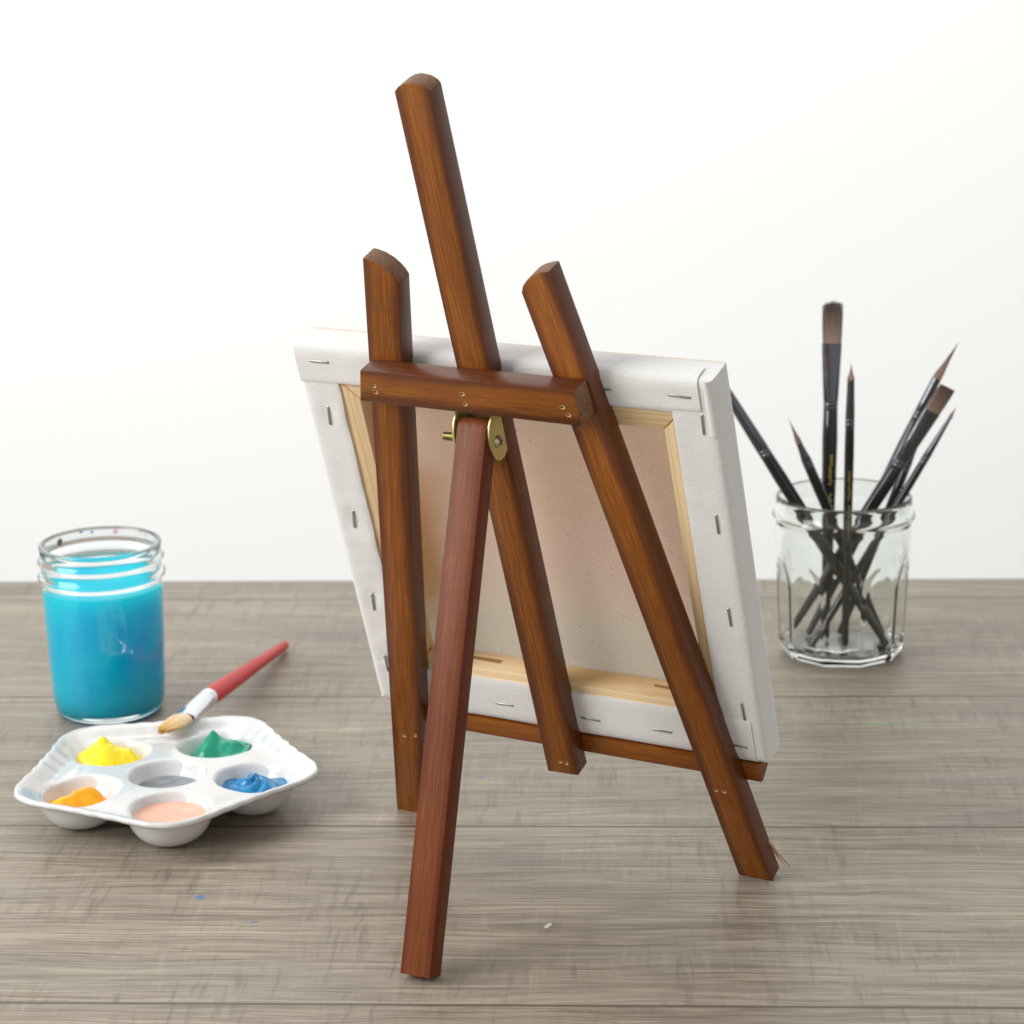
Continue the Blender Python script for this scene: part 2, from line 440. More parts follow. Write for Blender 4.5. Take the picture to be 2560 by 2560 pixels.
# frame with X=V, Y=-N, Z=U is left/right checked through the cross product
X_ = V; Z_ = U; Y_ = Z_.cross(X_)      # = -(V x U) = N or -N
flip = 1 if Y_.dot(-N) > 0 else -1
if flip < 0:
    for q in bm.verts: q.co.y *= -1
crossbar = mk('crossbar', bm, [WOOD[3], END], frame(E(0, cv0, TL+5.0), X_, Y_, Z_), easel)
crossbar['label'] = 'flat crossbar nailed over the legs and mast'
for (a, b) in ((-48.9, 193.3), (-48.6, 190.2), (-5.3, 193.5), (-4.9, 188.7), (41.6, 191.8), (43.8, 188.4)):
    hole(crossbar, a, b, TL+10.02, random.uniform(-.3, .3))
for L_, pts in ((left_leg, ((-85.6, -11.9), (-79.2, -10.6))), (mast, ((-.3, -11.0), (2.7, -11.4))), (right_leg, ((78.5, -11.6), (82.6, -11.5)))):
    for a, b in pts: hole(L_, a, b, TL+.02, random.uniform(-.5, .5), 1.1)

# ledge that carries the canvas: tapered section, in front of the legs
bm = bmesh.new()     # local X=V.. same orientation as the crossbar
sec = [(-11.0, 0), (-1.35, 0), (-1.35, -18.0), (-2.7, -18.0), (-11.0, -2.2)]
mu = 0.
pts = [((v_+6), -n_) for v_, n_ in sec]
if flip < 0: pts = [(a, -b) for a, b in pts]
A = [bm.verts.new((a, b, -94.)) for a, b in pts]; B = [bm.verts.new((a, b, 97.2)) for a, b in pts]
bm.faces.new(A); bm.faces.new(B[::-1])
for i in range(5): bm.faces.new((A[i], B[i], B[(i+1) % 5], A[(i+1) % 5]))
bevel(bm, .5, 2)
for f in bm.faces: f.material_index = 1 if abs(f.normal.z) > .6 else 0
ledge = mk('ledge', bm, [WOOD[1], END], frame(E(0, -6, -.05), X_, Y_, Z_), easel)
ledge['label'] = 'narrow bottom ledge under the canvas'

# rear strut
FT = E(4.67, -5.3, 161.2); TP = E(-3.23, 177.4, 22.0)
Zs = (TP-FT).normalized(); Xs = (U-Zs*U.dot(Zs)).normalized(); Ys = Zs.cross(Xs)
if Ys.dot(fwd) < 0: Ys = -Ys; Xs = -Xs
Ls = (TP-FT).length
prof = [(0, 0), (10, 0), (10, Ls+1.5)]
for k in range(1, 8):
    a = PI*k/8; prof.append((5+5*math.cos(a), Ls+1.5+5.2*math.sin(a)))
prof.append((0, Ls+1.5))
bm = bmesh.new(); prism(bm, prof, -7.15, 7.15, 'x'); bevel(bm, .4, 2)
# a worn, slightly ragged foot
for f in bm.faces: f.material_index = 1 if f.normal.z < -.6 else 0
low = min((frame(FT, Xs, Ys, Zs) @ (q.co*MM)).z for q in bm.verts)
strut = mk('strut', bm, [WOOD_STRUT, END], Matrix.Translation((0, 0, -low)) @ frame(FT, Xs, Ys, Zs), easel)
strut['label'] = 'hinged rear strut leg, redder than the other bars'

# splinter lifting from the right foot
bm = bmesh.new()
for (p0, p1, p2, w) in (((96.6, -44.5, 1.2), (99.9, -52, .2), (104.2, -60.2, -1.5), .8), ((97.2, -47, .6), (99.8, -54, .4), (102.4, -59.4, -.5), .5)):
    rings = []
    for (u_, v_, n_), ww in ((p0, w), (p1, w*.9), (p2, w*.35)):
        c_ = E(u_, v_, n_)
        rings.append([bm.verts.new(c_+N*ww), bm.verts.new(c_-U*ww*.3), bm.verts.new(c_-N*ww), bm.verts.new(c_+U*ww*.3)])
    for A_, B_ in zip(rings, rings[1:]):
        for j in range(4): bm.faces.new((A_[j], A_[(j+1) % 4], B_[(j+1) % 4], B_[j]))
    bm.faces.new(rings[0]); bm.faces.new(rings[-1][::-1])
mk('splinter', bm, plain('splinter_wood', lin(168, 118, 88), .6), Matrix.Identity(4), right_leg, smooth=False)

# hinge: U-shaped zinc plate around the strut head, screw through it
hinge = None
outl = [(9.9, 161.4), (13.6, 159.9), (17.2, 160.2), (20, 162.4), (22, 166.2), (22.9, 170.5), (22.4, 175), (20.4, 179.2), (17, 182.2), (12, 183.4), (9.9, 183.4)]
M_h = frame(E(0, 0, 0), U, -N, V)
bm = bmesh.new()
for u0 in (4.25, -12.9):
    prism(bm, [(-n_, v_) for n_, v_ in outl], u0, u0+1.0, 'x')
prism(bm, [(-9.95, 166), (-11.0, 166), (-11.0, 182.5), (-9.95, 182.5)], -11.9, 4.25, 'x')
bevel(bm, .25, 2)
hinge = mk('hinge_bracket', bm, BRASS, M_h, easel)
def cyl(bm, axis_o, L, r, n=20, segs=None):
    segs = segs or [(0, r), (L, r)]
    rings = []
    for s_, rr in segs:
        rings.append([bm.verts.new((axis_o[0]+s_, axis_o[1]+rr*math.cos(2*PI*k/n), axis_o[2]+rr*math.sin(2*PI*k/n))) for k in range(n)])
    for a, b in zip(rings, rings[1:]):
        for k in range(n): bm.faces.new((a[k], a[(k+1) % n], b[(k+1) % n], b[k]))
    bm.faces.new(rings[0][::-1]); bm.faces.new(rings[-1])
bm = bmesh.new()
cyl(bm, (5.2, -16.9, 169.6), 0, 0, 24, [(0, 2.75), (.5, 2.75), (1.1, 2.5), (1.7, 1.9), (2.0, 1.2), (1.5, .95), (1.0, .3)])
cyl(bm, (-20.5, -16.9, 169.6), 0, 0, 16, [(s_*.35, 1.65 if s_ % 2 else 1.95) for s_ in range(0, 76)])
mk('screw', bm, SCREW, M_h, hinge)
bm = bmesh.new()   # slot of the screw head
for w_, h_ in ((2.6, .45), (.45, 2.6)):
    prism(bm, [(-16.9-w_/2, 169.6-h_/2), (-16.9+w_/2, 169.6-h_/2), (-16.9+w_/2, 169.6+h_/2), (-16.9-w_/2, 169.6+h_/2)], 5.9, 7.16 + (.01 if w_ > 1 else 0), 'x')
mk('screw_slot', bm, DARKHOLE, M_h, hinge, smooth=False)

# ------------------------------------------------------------------ CANVAS on the easel
CW, CH, CT = 203.0, 199.1, 16.0
canvas = empty('stretched_canvas', frame(E(0, 0, -CT/2), U, -N, V))
tag(canvas, 'square stretched canvas with stapled white cloth back, resting on the easel ledge', 'canvas')
M_c = frame(E(0, 0, -.75), U, -N, V)        # local x=u, y=-n (+.75 lets the folded cloth lie behind the bars), z=v
IN = dict(l=19.8, r=20.3, b=24.0, t=16.8)
staples = dict(t=[(-88.4, 191.3, 0), (86.0, 190.9, -.05), (50.5, 190.8, .1)],
               l=[(-90.6, 162.9, 1.57-.12), (-91.0, 107.1, 1.57-.15), (-91.6, 60.2, 1.57-.1), (-92.6, 23.8, 1.57)],
               r=[(94.5, 177.9, 1.55), (94.3, 128.9, 1.58), (93.6, 80.6, 1.6), (93.4, 29.3, 1.62)],
               b=[(-30.2, 10.9, .02), (15.0, 10.6, -.03), (51.4, 10.7, -.02), (88.4, 9.3, -.03)])
def pucker(u, v, amt=1.):
    d = 0
    for key, lst in staples.items():
        for (a, b, g) in lst:
            dx, dy = u-a, v-b
            al = dx*math.cos(g)+dy*math.sin(g); ac = -dx*math.sin(g)+dy*math.cos(g)
            s_ = .95 if key == 'l' else .3
            d -= s_*math.exp(-(al/6.5)**2-(ac/2.6)**2)
    w = .42 if u < -75 else .16
    d += w*noise.noise(Vector((u*.055, v*.075, 3.1))) + .5*w*noise.noise(Vector((u*.16, v*.16, 9.)))
    return d*amt
PROF = [(1, -.9, 1), (1, .25, 1), (.955, .55, 1), (.85, .6, 1), (.7, .6, 1), (.55, .6, 1), (.42, .6, 1), (.26, .6, 1), (.15, .5, .8), (.085, .15, .5), (.035, -.6, .2), (.01, -1.6, 0), (0, -3., 0), (0, -8, 0), (0, -12, 0), (.01, -14.6, 0), (.05, -15.6, 0), (.14, -16.1, 0)]
def ring_side(bm, side, n=110):
    """cloth folded over one side; mitred at the ends"""
    rows = []
    for i in range(n+1):
        s_ = i/n; row = []
        for (d, nn, pk) in PROF:
            dl, dr, db, dt = IN['l']*d, IN['r']*d, IN['b']*d, IN['t']*d
            u0, u1, v0, v1 = -CW/2+dl, CW/2-dr, db, CH-dt
            if side == 'l': u, v = u0, v0+(v1-v0)*s_
            if side == 'r': u, v = u1, v1+(v0-v1)*s_
            if side == 'b': u, v = u1+(u0-u1)*s_, v0
            if side == 't': u, v = u0+(u1-u0)*s_, v1
            k = nn + pk*pucker(u, v)
            if side == 'l' and d == 1: u += .5*noise.noise(Vector((v*.06, 1, 1)))
            if side == 'b' and d == 1: v += .35*noise.noise(Vector((u*.06, 2, 1)))
            wob = (1-pk)*.22*noise.noise(Vector((u*.05, v*.05, nn*.1)))
            if side in 'lr': u += wob
            else: v += wob
            row.append(bm.verts.new((u, -(k+.75), v)))
        rows.append(row)
    for a, b in zip(rows, rows[1:]):
        for j in range(len(PROF)-1): bm.faces.new((a[j], a[j+1], b[j+1], b[j]))
bm = bmesh.new()
for s_ in 'lbrt': ring_side(bm, s_)
def overlay(bm, side, ua, ub, lift, n=110):
    """second layer of cloth at top/bottom that covers the corner folds, ends cut square"""
    outer, inner = [], []
    for i in range(n+1):
        s_ = i/n; u = ua+(ub-ua)*s_; ro, ri = [], []
        for (d, nn, pk) in PROF[1:14]:
            wd = IN['b']+.4 if side == 'b' else (18.9+(15.2-18.9)*s_)
            dd = wd*d
            base = nn + pk*pucker(u, dd if side == 'b' else CH-dd)*.7
            edge = 1 - math.exp(-min(i, n-i)/1.2)
            li = lift*(.75+.25*noise.noise(Vector((u*.04, d*2, 5)))) 
            v = dd-(li*(1-pk)) if side == 'b' else CH-dd+(li*(1-pk))
            k = base+li*max(pk, .2 if nn < -3 else pk)
            if nn < -3: k = nn
            ro.append(bm.verts.new((u, -(k+.75), v)))
            sh = .35
            v2 = v + (sh if side == 'b' else -sh)*(1-pk)
            ri.append(bm.verts.new((u, -(k-sh*pk+.75), v2)))
        outer.append(ro); inner.append(ri)
    m = len(outer[0])
    for a, b in zip(outer, outer[1:]):
        for j in range(m-1): bm.faces.new((a[j], a[j+1], b[j+1], b[j]))
    for a, b in zip(inner, inner[1:]):
        for j in range(m-1): bm.faces.new((a[j], b[j], b[j+1], a[j+1]))
    for k in (0, -1):
        for j in range(m-1): bm.faces.new((outer[k][j], inner[k][j], inner[k][j+1], outer[k][j+1]))
    for i in range(n):
        bm.faces.new((outer[i][0], inner[i][0], inner[i+1][0], outer[i+1][0]))
        bm.faces.new((outer[i][-1], inner[i][-1], inner[i+1][-1], outer[i+1][-1]))
overlay(bm, 't', -CW/2+1.0, CW/2-6.8, 1.0)
overlay(bm, 'b', -CW/2+4, CW/2-5.2, .75)
# rolled fold on the right side near the top corner
rows = []
for i in range(26):
    v = CH-.4-i*1.05; w = 1.5*math.exp(-i/16.); row = []
    for (a, b) in ((CW/2-4.6, .65), (CW/2-3.9, .8+w*.6), (CW/2-2.6, .95+w*.75), (CW/2-1.2, .3+w*.5), (CW/2-.1, -1.4), (CW/2+.05, -4.)):
        row.append(bm.verts.new((a, -(b+.75), v)))
    rows.append(row)
for a, b in zip(rows, rows[1:]):
    for j in range(5): bm.faces.new((a[j], a[j+1], b[j+1], b[j]))
for (cu0, cu1) in ((0, 0),):
    pass
wrap = mk('cloth_wrap', bm, PRIMED, M_c, canvas, angle=50)
bm = bmesh.new()       # unprimed back of the picture plane
g = 60; R_ = []
for i in range(g+1):
    for j in range(g+1):
        u = -88+176*i/g; v = 12+174*j/g
        R_.append(bm.verts.new((u, -(-14.2+.25*noise.noise(Vector((u*.03, v*.03, 0)))+.75), v)))
for i in range(g):
    for j in range(g):
        a = i*(g+1)+j; bm.faces.new((R_[a], R_[a+1], R_[a+g+2], R_[a+g+1]))
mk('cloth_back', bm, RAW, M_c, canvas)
# painted front
def front_mat():
    t = NT('painted_front'); v = t.coord(); x, y, z = t.sep(v)
    n = t.noise(t.mapping(v, (25, 25, 60)), 1, 4, .6, 1.5)
    zz = t.math('ADD', t.math('MULTIPLY', z, 5), t.math('MULTIPLY', t.math('SUBTRACT', n, .5), .5))
    c = t.ramp(zz, [(.0, lin(30, 70, 120)), (.25, lin(110, 140, 120)), (.4, lin(226, 130, 84)), (.65, lin(236, 160, 140)), (1., lin(240, 200, 130))])
    t.P(Base_Color=c, Roughness=.4, Normal=t.bump(n, .4, .001)); translucent(t, t.mix(.94, c, (1, .96, .9, 1)), .6); return t.m
bm = bmesh.new()
gq = [[bm.verts.new((-CW/2+1.2+(CW-2.4)*i/24, 16.95-.7*(i in (0, 24) or j in (0, 24)), 1.2+(CH-2.4)*j/24)) for j in range(25)] for i in range(25)]
for i in range(24):
    for j in range(24): bm.faces.new((gq[i][j], gq[i+1][j], gq[i+1][j+1], gq[i][j+1]))
mk('painted_front', bm, front_mat(), M_c, canvas)
# stretcher bars, mitred; local z along each bar
BW = dict(l=29.0, r=26.2, b=28.6, t=26.8)
def stretcher(side):
    bm = bmesh.new(); y0, y1 = 0, 13.2
    eo = 1.2; L2 = CW/2-eo; H1 = CH-eo
    c = {'bl': (-L2, eo), 'br': (L2, eo), 'tl': (-L2, H1), 'tr': (L2, H1)}
    i_ = {'bl': (-CW/2+BW['l'], BW['b']), 'br': (CW/2-BW['r'], BW['b']), 'tl': (-CW/2+BW['l'], CH-BW['t']), 'tr': (CW/2-BW['r'], CH-BW['t'])}
    k = {'l': ('bl', 'tl'), 'r': ('br', 'tr'), 'b': ('bl', 'br'), 't': ('tl', 'tr')}[side]
    q = [c[k[0]], c[k[1]], i_[k[1]], i_[k[0]]]
    # tiny gap so that the mitre joint reads
    cx = sum(a for a, b in q)/4; cy = sum(b for a, b in q)/4
    along = 'z' if side in 'lr' else 'x'
    o_ = Vector((cx, 0, cy))
    g_ = .12
    q2 = []
    for a, b in q:
        if along == 'x': a -= g_*(1 if a > cx else -1)
        else: b -= g_*(1 if b > cy else -1)
        q2.append((a, b))
    if along == 'z':
        loc = [(a-cx, b-cy) for a, b in q2]; prism(bm, loc, y0, y1, 'y'); Ml = frame(E(cx, cy, -.75), U, -N, V)
    else:
        # local z = u, local x = -v
        loc = [(-(b-cy), a-cx) for a, b in q2]; prism(bm, loc, y0, y1, 'y'); Ml = frame(E(cx, cy, -.75), -V, -N, U)
    bevel(bm, 1.0, 2)
    o = mk('stretcher_bar', bm, PINE, Ml, canvas); return o
SB = {s_: stretcher(s_) for s_ in 'lrbt'}
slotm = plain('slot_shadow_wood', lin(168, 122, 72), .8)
for (a, b) in ((-60., -33.), (46., 64.)):
    bm = bmesh.new()
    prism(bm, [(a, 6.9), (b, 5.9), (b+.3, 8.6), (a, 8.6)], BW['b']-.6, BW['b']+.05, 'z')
    mk('key_slot', bm, slotm, M_c, SB['b'], smooth=False)
# staples
for key, lst in staples.items():
    for (a, b, g_) in lst:
        lift = 1.35 if (key == 't') else (1.0 if key == 'b' else .35)
        if key in 'lr': lift = .62
        z0 = lift + pucker(a, b)*.8 + (.5 if key == 'l' else .25)
        Mst = frame(E(a, b, z0), U*math.cos(g_)+V*math.sin(g_), -U*math.sin(g_)+V*math.cos(g_), N)
        bm = bmesh.new(); L2 = 5.1
        prism(bm, [(-L2, -1.8), (-L2, .0), (-L2+.5, .42), (L2-.5, .42), (L2, 0), (L2, -1.8), (L2-.6, -1.8), (L2-.6, -.15), (-L2+.6, -.15), (-L2+.6, -1.8)], -.5, .5, 'y')
        bevel(bm, .12, 1)
        mk('staple', bm, STAPLE, Mst, canvas)

# ------------------------------------------------------------------ BRUSH JAR (ten-sided pale green glass)
JX, JY = 194.5, 1322.
def body_r(z):
    return sum(body_r0(min(96, max(0, z+d))) for d in (-1.2, -.8, -.4, 0, .4, .8, 1.2))/7 if 3 < z < 95 else body_r0(z)
def body_r0(z):
    pts = [(0, 34.2), (1.5, 36.0), (6, 36.8), (20, 37.4), (50, 38.6), (68, 39.4), (76, 39.6), (80, 39.5), (82.3, 40.6), (84.5, 42.2), (86.5, 40.6), (89, 39.6), (90.5, 39.8), (92, 39.6), (94.8, 39.7), (96, 38.9)]
    for (a, ra), (b, rb) in zip(pts, pts[1:]):
        if a <= z <= b: return ra+(rb-ra)*(z-a)/(b-a)
    return pts[-1][1]
def facet(r_, z, t, i):
    NF = 10; d = ((t+.12) % (2*PI/NF)) - PI/NF
    ap = r_*math.cos(PI/NF)/math.cos(d)
    arch = 58 - 17*(abs(d)/(PI/NF))**2.4
    k = 1/(1+math.exp((z-arch)/1.1))
    return r_*(1-k)+min(r_, ap-.1)*k
bm = bmesh.new()
zs = [0, .6, 1.5, 3, 4.5] + [6+i*2 for i in range(15)] + [36+i for i in range(42)] + [78.5+i*.5 for i in range(34)] + [95.5, 96]
outer = [(body_r(z), z) for z in zs]
inner = [(38.0, 96.2), (37.6, 95.4), (37.5, 93)] + [(body_r(z_)-2.2, z_) for z_ in [91.5-.5*i for i in range(28)]+[77-i for i in range(41)]+[34-2*i for i in range(13)]] + [(33.2, 6.4), (31, 4.6), (20, 4.2), (.5, 4.6)]
no = len(outer)
lathe(bm, outer+inner, 160, True, True, rfun=lambda r_, z, t, i: facet(r_, z, t, i) if i < no else (facet(r_, z, t, i) if 8 < z < 70 else r_))
jar = mk('brush_jar', bm, GLASS_G, Matrix.Translation(Vector((JX, JY, .2))*MM), angle=60)
tag(jar, 'clear pale green faceted glass jar holding black brushes', 'jar')

# ------------------------------------------------------------------ BRUSHES
def bristles(bm, kind, w, th, L, n, rnd, tipw=None, bend=0.):
    for i in range(n):
        a = rnd.uniform(0, 2*PI); q = math.sqrt(rnd.random())
        x0, y0 = .5*w*q*math.cos(a), .5*th*q*math.sin(a)
        if kind == 'flat':
            l = L*(1-.03*rnd.random()-.05*abs(2*x0/w)); x1 = x0*1.06+rnd.uniform(-.15, .15)+.25*math.sin(x0*3.9); y1 = y0*.25
            l *= .97+.03*math.sin(x0*4.1)
        elif kind == 'wide':
            l = L*(1-.04*rnd.random()); x1 = x0*1.04; y1 = y0*.4
        else:
            l = L*(1-.55*q*q)*rnd.uniform(.93, 1.); x1, y1 = x0*.1, y0*.1
        bx = bend
        r0 = .17
        pts = []
        for s_ in (0, .35, .7, 1):
            if kind in ('flat', 'wide'):
                xx = x0+(x1-x0)*s_; yy = y0+(y1-y0)*s_; bul = 1+.04*math.sin(PI*s_)
            else:
                xx = x0*(1-s_**1.6)+x1*s_**1.6; yy = y0*(1-s_**1.6)+y1*s_**1.6; bul = 1+.18*math.sin(PI*s_)
            pts.append((xx*bul+bx*s_*s_, yy*bul, l*s_, r0*(1-.75*s_)))
        rg = [[bm.verts.new((x+rr*math.cos(2*PI*k/3), y+rr*math.sin(2*PI*k/3), z)) for k in range(3)] for x, y, z, rr in pts]
        for A_, B_ in zip(rg, rg[1:]):
            for k in range(3): bm.faces.new((A_[k], A_[(k+1) % 3], B_[(k+1) % 3], B_[k]))
BR = bristle_mat('brown_sable', lin(176, 150, 134), lin(140, 116, 104), lin(70, 56, 52), 26)
def axis_frame(a, b, roll=0., ref=None):
    Z = (b-a).normalized(); ref = ref or Vector((1, 0, 0))
    X = (ref-Z*ref.dot(Z)).normalized(); Y = Z.cross(X)
    X2 = X*math.cos(roll)+Y*math.sin(roll); Y2 = Z.cross(X2)
    return frame(a, X2, Y2, Z)
def brush(a, b, fer, crimp, wide, flat, hw, kind, label, roll=0., bend=0., gold=False, endr=2.1, seed=1, nb=420, group='black handled brushes in the glass jar'):
    a, b = Vector(a), Vector(b); L = (b-a).length; M = axis_frame(a, b, roll)
    root = empty('paint_brush', M); tag(root, label, 'paint brush', group)
    zc, zf = L*crimp, L*fer; rnd = random.Random(seed)
    h2 = hw/2
    bm = bmesh.new()
    loft(bm, [(0, endr*.5, endr*.5), (.8, endr, endr), (zc*.35, (endr+h2)*.5, (endr+h2)*.5), (zc*.7, h2*.97, h2*.97), (zc*.88, h2*1.04, h2*1.04), (zc-1, h2*.96, h2*.96), (zc-.2, h2*.86, h2*.86)], 24)
    mk('handle', bm, BLACK, M, root)
    if gold:
        bm = bmesh.new(); R2 = random.Random(seed+5)
        z = zc*.50
        gth = -PI/2 - roll
        while z < zc*.80:
            hh = R2.uniform(.7, 1.6)
            if .64 < z/zc < .67: z += 1.2; continue
            lowr = endr+(h2-endr)*min(1, z/(zc*.7))
            lowr = lowr+.02 if z < zc*.7 else h2*1.02
            for dth in ((-.18, .0) if R2.random() > .4 else (-.05, .15)):
                t0 = gth+dth; t1 = t0+.16
                vs = [bm.verts.new((rr*math.cos(t), rr*math.sin(t), zz)) for rr, t, zz in ((lowr, t0, z), (lowr, t1, z+.1), (lowr, t1, z+hh), (lowr, t0, z+hh))]
                vo = [bm.verts.new(q.co*1) for q in vs]
                for q in vo: q.co.x *= 1.04; q.co.y *= 1.04
                bm.faces.new(vo); bm.faces.new(vs[::-1])
                for i in range(4): bm.faces.new((vs[i], vs[(i+1) % 4], vo[(i+1) % 4], vo[i]))
            z += hh+R2.uniform(.35, .8)
        mk('gold_print', bm, GOLD, M, root, smooth=False)
    bm = bmesh.new(); w2, f2 = wide/2, flat/2
    loft(bm, [(zc-.6, h2*.95, h2*.95), (zc, h2, h2), (zc+1.2, h2*.99, h2*.99), (zc+1.7, h2*.9, h2*.9), (zc+2.3, h2*.99, h2*.99), (zc+3.4, h2*.99, h2*.99), (zc+4, h2*.9, h2*.9), (zc+4.6, h2*.99, h2*.99),
              (zc+(zf-zc)*.5, h2*.5+w2*.5, h2*.55+f2*.45), (zf-2, w2, f2*1.02), (zf, w2, f2)], 28)
    mk('ferrule', bm, BLACKM, M, root)
    bm = bmesh.new(); bristles(bm, kind, wide*.95, flat*.9, L-zf, nb, rnd, bend=bend)
    Mb = M @ Matrix.Translation((0, 0, (zf-.3)*MM))
    mk('bristles', bm, BR, Mb, root, angle=None)
    return root
brush((186.5, 1330, 5.4), (189.6, 1349.0, 206.8), .874, .682, 11.6, 4.6, 8.8, 'flat', 'tallest brush in the jar, broad flat brown head standing upright', 0, gold=True, seed=3, nb=900)
brush((196.0, 1316, 5.4), (193.4, 1297.0, 180.2), .94, .784, 4.2, 4.2, 5.4, 'round', 'slim upright brush with small rounded brown tip beside the tallest brush', 0, gold=True, seed=4)
brush((220.2, 1312.5, 5.6), (115.6, 1325.7, 174.0), .90, .683, 6.2, 6.2, 7.6, 'round', 'black brush leaning left so that its head hides behind the canvas', 0, seed=5)
brush((220.0, 1331, 6.5), (159.3, 1309.0, 146.3), .884, .78, 3.6, 3.6, 6.0, 'round', 'thin brush with long needle tip leaning left over the jar rim', 0, seed=6, nb=260)
brush((177.5, 1338, 5.4), (261.1, 1341.0, 183.7), .870, .74, 5.4, 5.4, 6.6, 'round', 'brush with tall pointed brown tip, highest of those leaning right', 0, bend=2.0, seed=7)
brush((166.5, 1325, 14.0), (251.8, 1313.0, 161.4), .900, .68, 10.9, 4.2, 8.2, 'wide', 'wide flat angular brush leaning right in front of the pointed one', .25, seed=8, nb=900)
brush((176.5, 1316, 5.4), (258.3, 1317.0, 149.5), .956, .766, 2.2, 2.2, 4.6, 'round', 'finest liner brush, hair thin tip lowest at the right', 0, seed=9, nb=120)
brush((196.0, 1338, 5.4), (241.3, 1337.0, 131.0), .900, .80, 4.4, 4.4, 5.4, 'round', 'short brush half hidden behind the wide flat one leaning right', 0, seed=10)

# ------------------------------------------------------------------ WATER JAR
WX, WY = -227.5, 1240.
wj = empty('water_jar', Matrix.Translation(Vector((WX, WY, 0))*MM)); tag(wj, 'threaded glass jar filled with bright blue paint water', 'jar')
Mw = Matrix.Translation(Vector((WX, WY, .2))*MM)
WO = [(22, 1.0), (24.5, .1), (27.0, .2), (28.6, 1.2), (29.8, 4), (30.6, 8), (31.2, 14), (31.8, 30), (32.4, 50), (32.9, 66), (33.0, 72), (32.6, 76), (33.4, 77.6), (34.9, 79), (35.2, 80.2), (34.4, 81.6), (33.2, 83), (32.9, 86),
      (33.3, 87.4), (34.6, 88.6), (34.6, 89.6), (33.6, 90.8), (33.1, 92.5), (33.3, 95), (33.6, 96.6), (33.2, 97.8), (32.4, 98.1)]
WI = [(31.4, 97.8), (30.9, 96.4), (30.7, 93), (30.7, 84), (31., 78), (31.3, 72), (31.2, 60), (30.8, 40), (30.3, 22), (29.7, 13), (28.3, 7.6), (25.4, 4.6), (18, 3.9), (.5, 4.3)]
def dens(p_, k=3):
    o_ = []
    for (a, b), (c, d) in zip(p_, p_[1:]):
        m = max(1, int(math.hypot(c-a, d-b)/k))
        o_ += [(a+(c-a)*i/m, b+(d-b)*i/m) for i in range(m)]
    return o_+[p_[-1]]
def quilt(r_, z, t):
    return r_+(.15*math.sin(z*PI/8.5)*math.cos(8*t+math.pi*math.floor(z/8.5+.5)) if 12 < z < 70 else 0)
o_ = dens(WO); i_ = dens(WI); no2 = len(o_)
bm = bmesh.new(); lathe(bm, o_+i_, 128, True, True, rfun=lambda r_, z, t, i: quilt(r_, z, t) if i < no2 else r_)
mk('glass', bm, GLASS_C, Mw, wj, angle=60)
liq = [(.5, 4.1), (18, 3.7), (25.6, 4.4), (28.5, 7.4), (30.0, 13.0), (30.6, 22), (31.1, 40), (31.5, 60), (31.6, 71), (31.6, 73.3), (31.2, 73.5), (30.0, 73.1), (20, 72.9), (.5, 72.9)]
bm = bmesh.new(); lathe(bm, dens(liq, 3), 96, True, True, rfun=lambda r_, z, t, i: r_-(abs(quilt(0, z, t))*.8 if 12 < z < 70 and r_ > 28 else 0))
lq = mk('liquid', bm, WATER, Mw, wj, angle=60); lq['label'] = 'opaque cyan blue water'
bm = bmesh.new()     # dried paint drops at the rim
R3 = random.Random(4)
for (deg, z, sx, sz, mi) in ((147, 93.5, 2.4, 2.2, 0), (120, 96.6, 1.2, .9, 1), (108, 95.6, .9, 1.0, 1), (83, 95.5, 1.8, 1.6, 2), (52, 96.2, 1.0, .8, 2), (44, 95.8, .7, 1.2, 2)):
    t = math.radians(deg); c0 = Vector((30.25*math.cos(t), 30.25*math.sin(t), z))
    tu = Vector((-math.sin(t), math.cos(t), 0)); inn = Vector((-math.cos(t), -math.sin(t), 0))
    ring = [bm.verts.new(c0+tu*sx*math.cos(2*PI*k/10)*R3.uniform(.8, 1.1)+Vector((0, 0, 1))*sz*math.sin(2*PI*k/10)*R3.uniform(.8, 1.1)) for k in range(10)]
    cc = bm.verts.new(c0+inn*.5)
    for k in range(10):
        f = bm.faces.new((ring[k], ring[(k+1) % 10], cc)); f.material_index = mi
mk('dried_drips', bm, [plain('drip_brown', lin(150, 112, 84), .5), plain('drip_blue', lin(120, 170, 200), .5), plain('drip_pink', lin(226, 178, 196), .5)], Mw, wj)

# ------------------------------------------------------------------ PALETTE (glazed porcelain, five wells round one)
PX, PY = -175.0, 1095.0
A0 = math.radians(-8.3)
WELLS = [(0, 0)]+[(44.6*math.cos(A0+2*PI*k/5), 44.6*math.sin(A0+2*PI*k/5)) for k in range(5)]   # centre, blue, green, yellow, orange, pink
RW, DW, ZT = 18.6, 15.5, 17.9
def outline(t):
    return 69.9+5.6*math.cos(5*(t-A0))+.9*math.cos(10*(t-A0)) + .34*math.cos(40*(t-A0))*(.2+.8*abs(math.sin(2.5*(t-A0))))
def pal_z(x, y, full=True):
    rr = math.hypot(x, y); t = math.atan2(y, x); q = rr/outline(t)
    z = ZT - 1.1*math.exp(-((q-.80)/.1)**2)
    if q > .84:
        k = min(1, (q-.84)/.16); z += 4.0*k*k*(3-2*k)
        z += .08*math.cos(40*(t-A0))*k*k*(.35+.65*abs(math.sin(2.5*(t-A0))))
    for wx, wy in WELLS:
        d = math.hypot(x-wx, y-wy)/RW
        if d < 1.14:
            if d < 1: dep = DW*(1-d**3)**.7
            else: dep = 0
            # rounded lip
            lip = 1.0*math.exp(-((d-1)/.05)**2)*(1 if d > 1 else .3)
            if d < 1: dep = max(dep, 1.0) if d > .97 else dep
            z = (ZT - dep if d < 1 else z-lip)
    return z
bm = bmesh.new(); NR, NA = 150, 420; rings = []
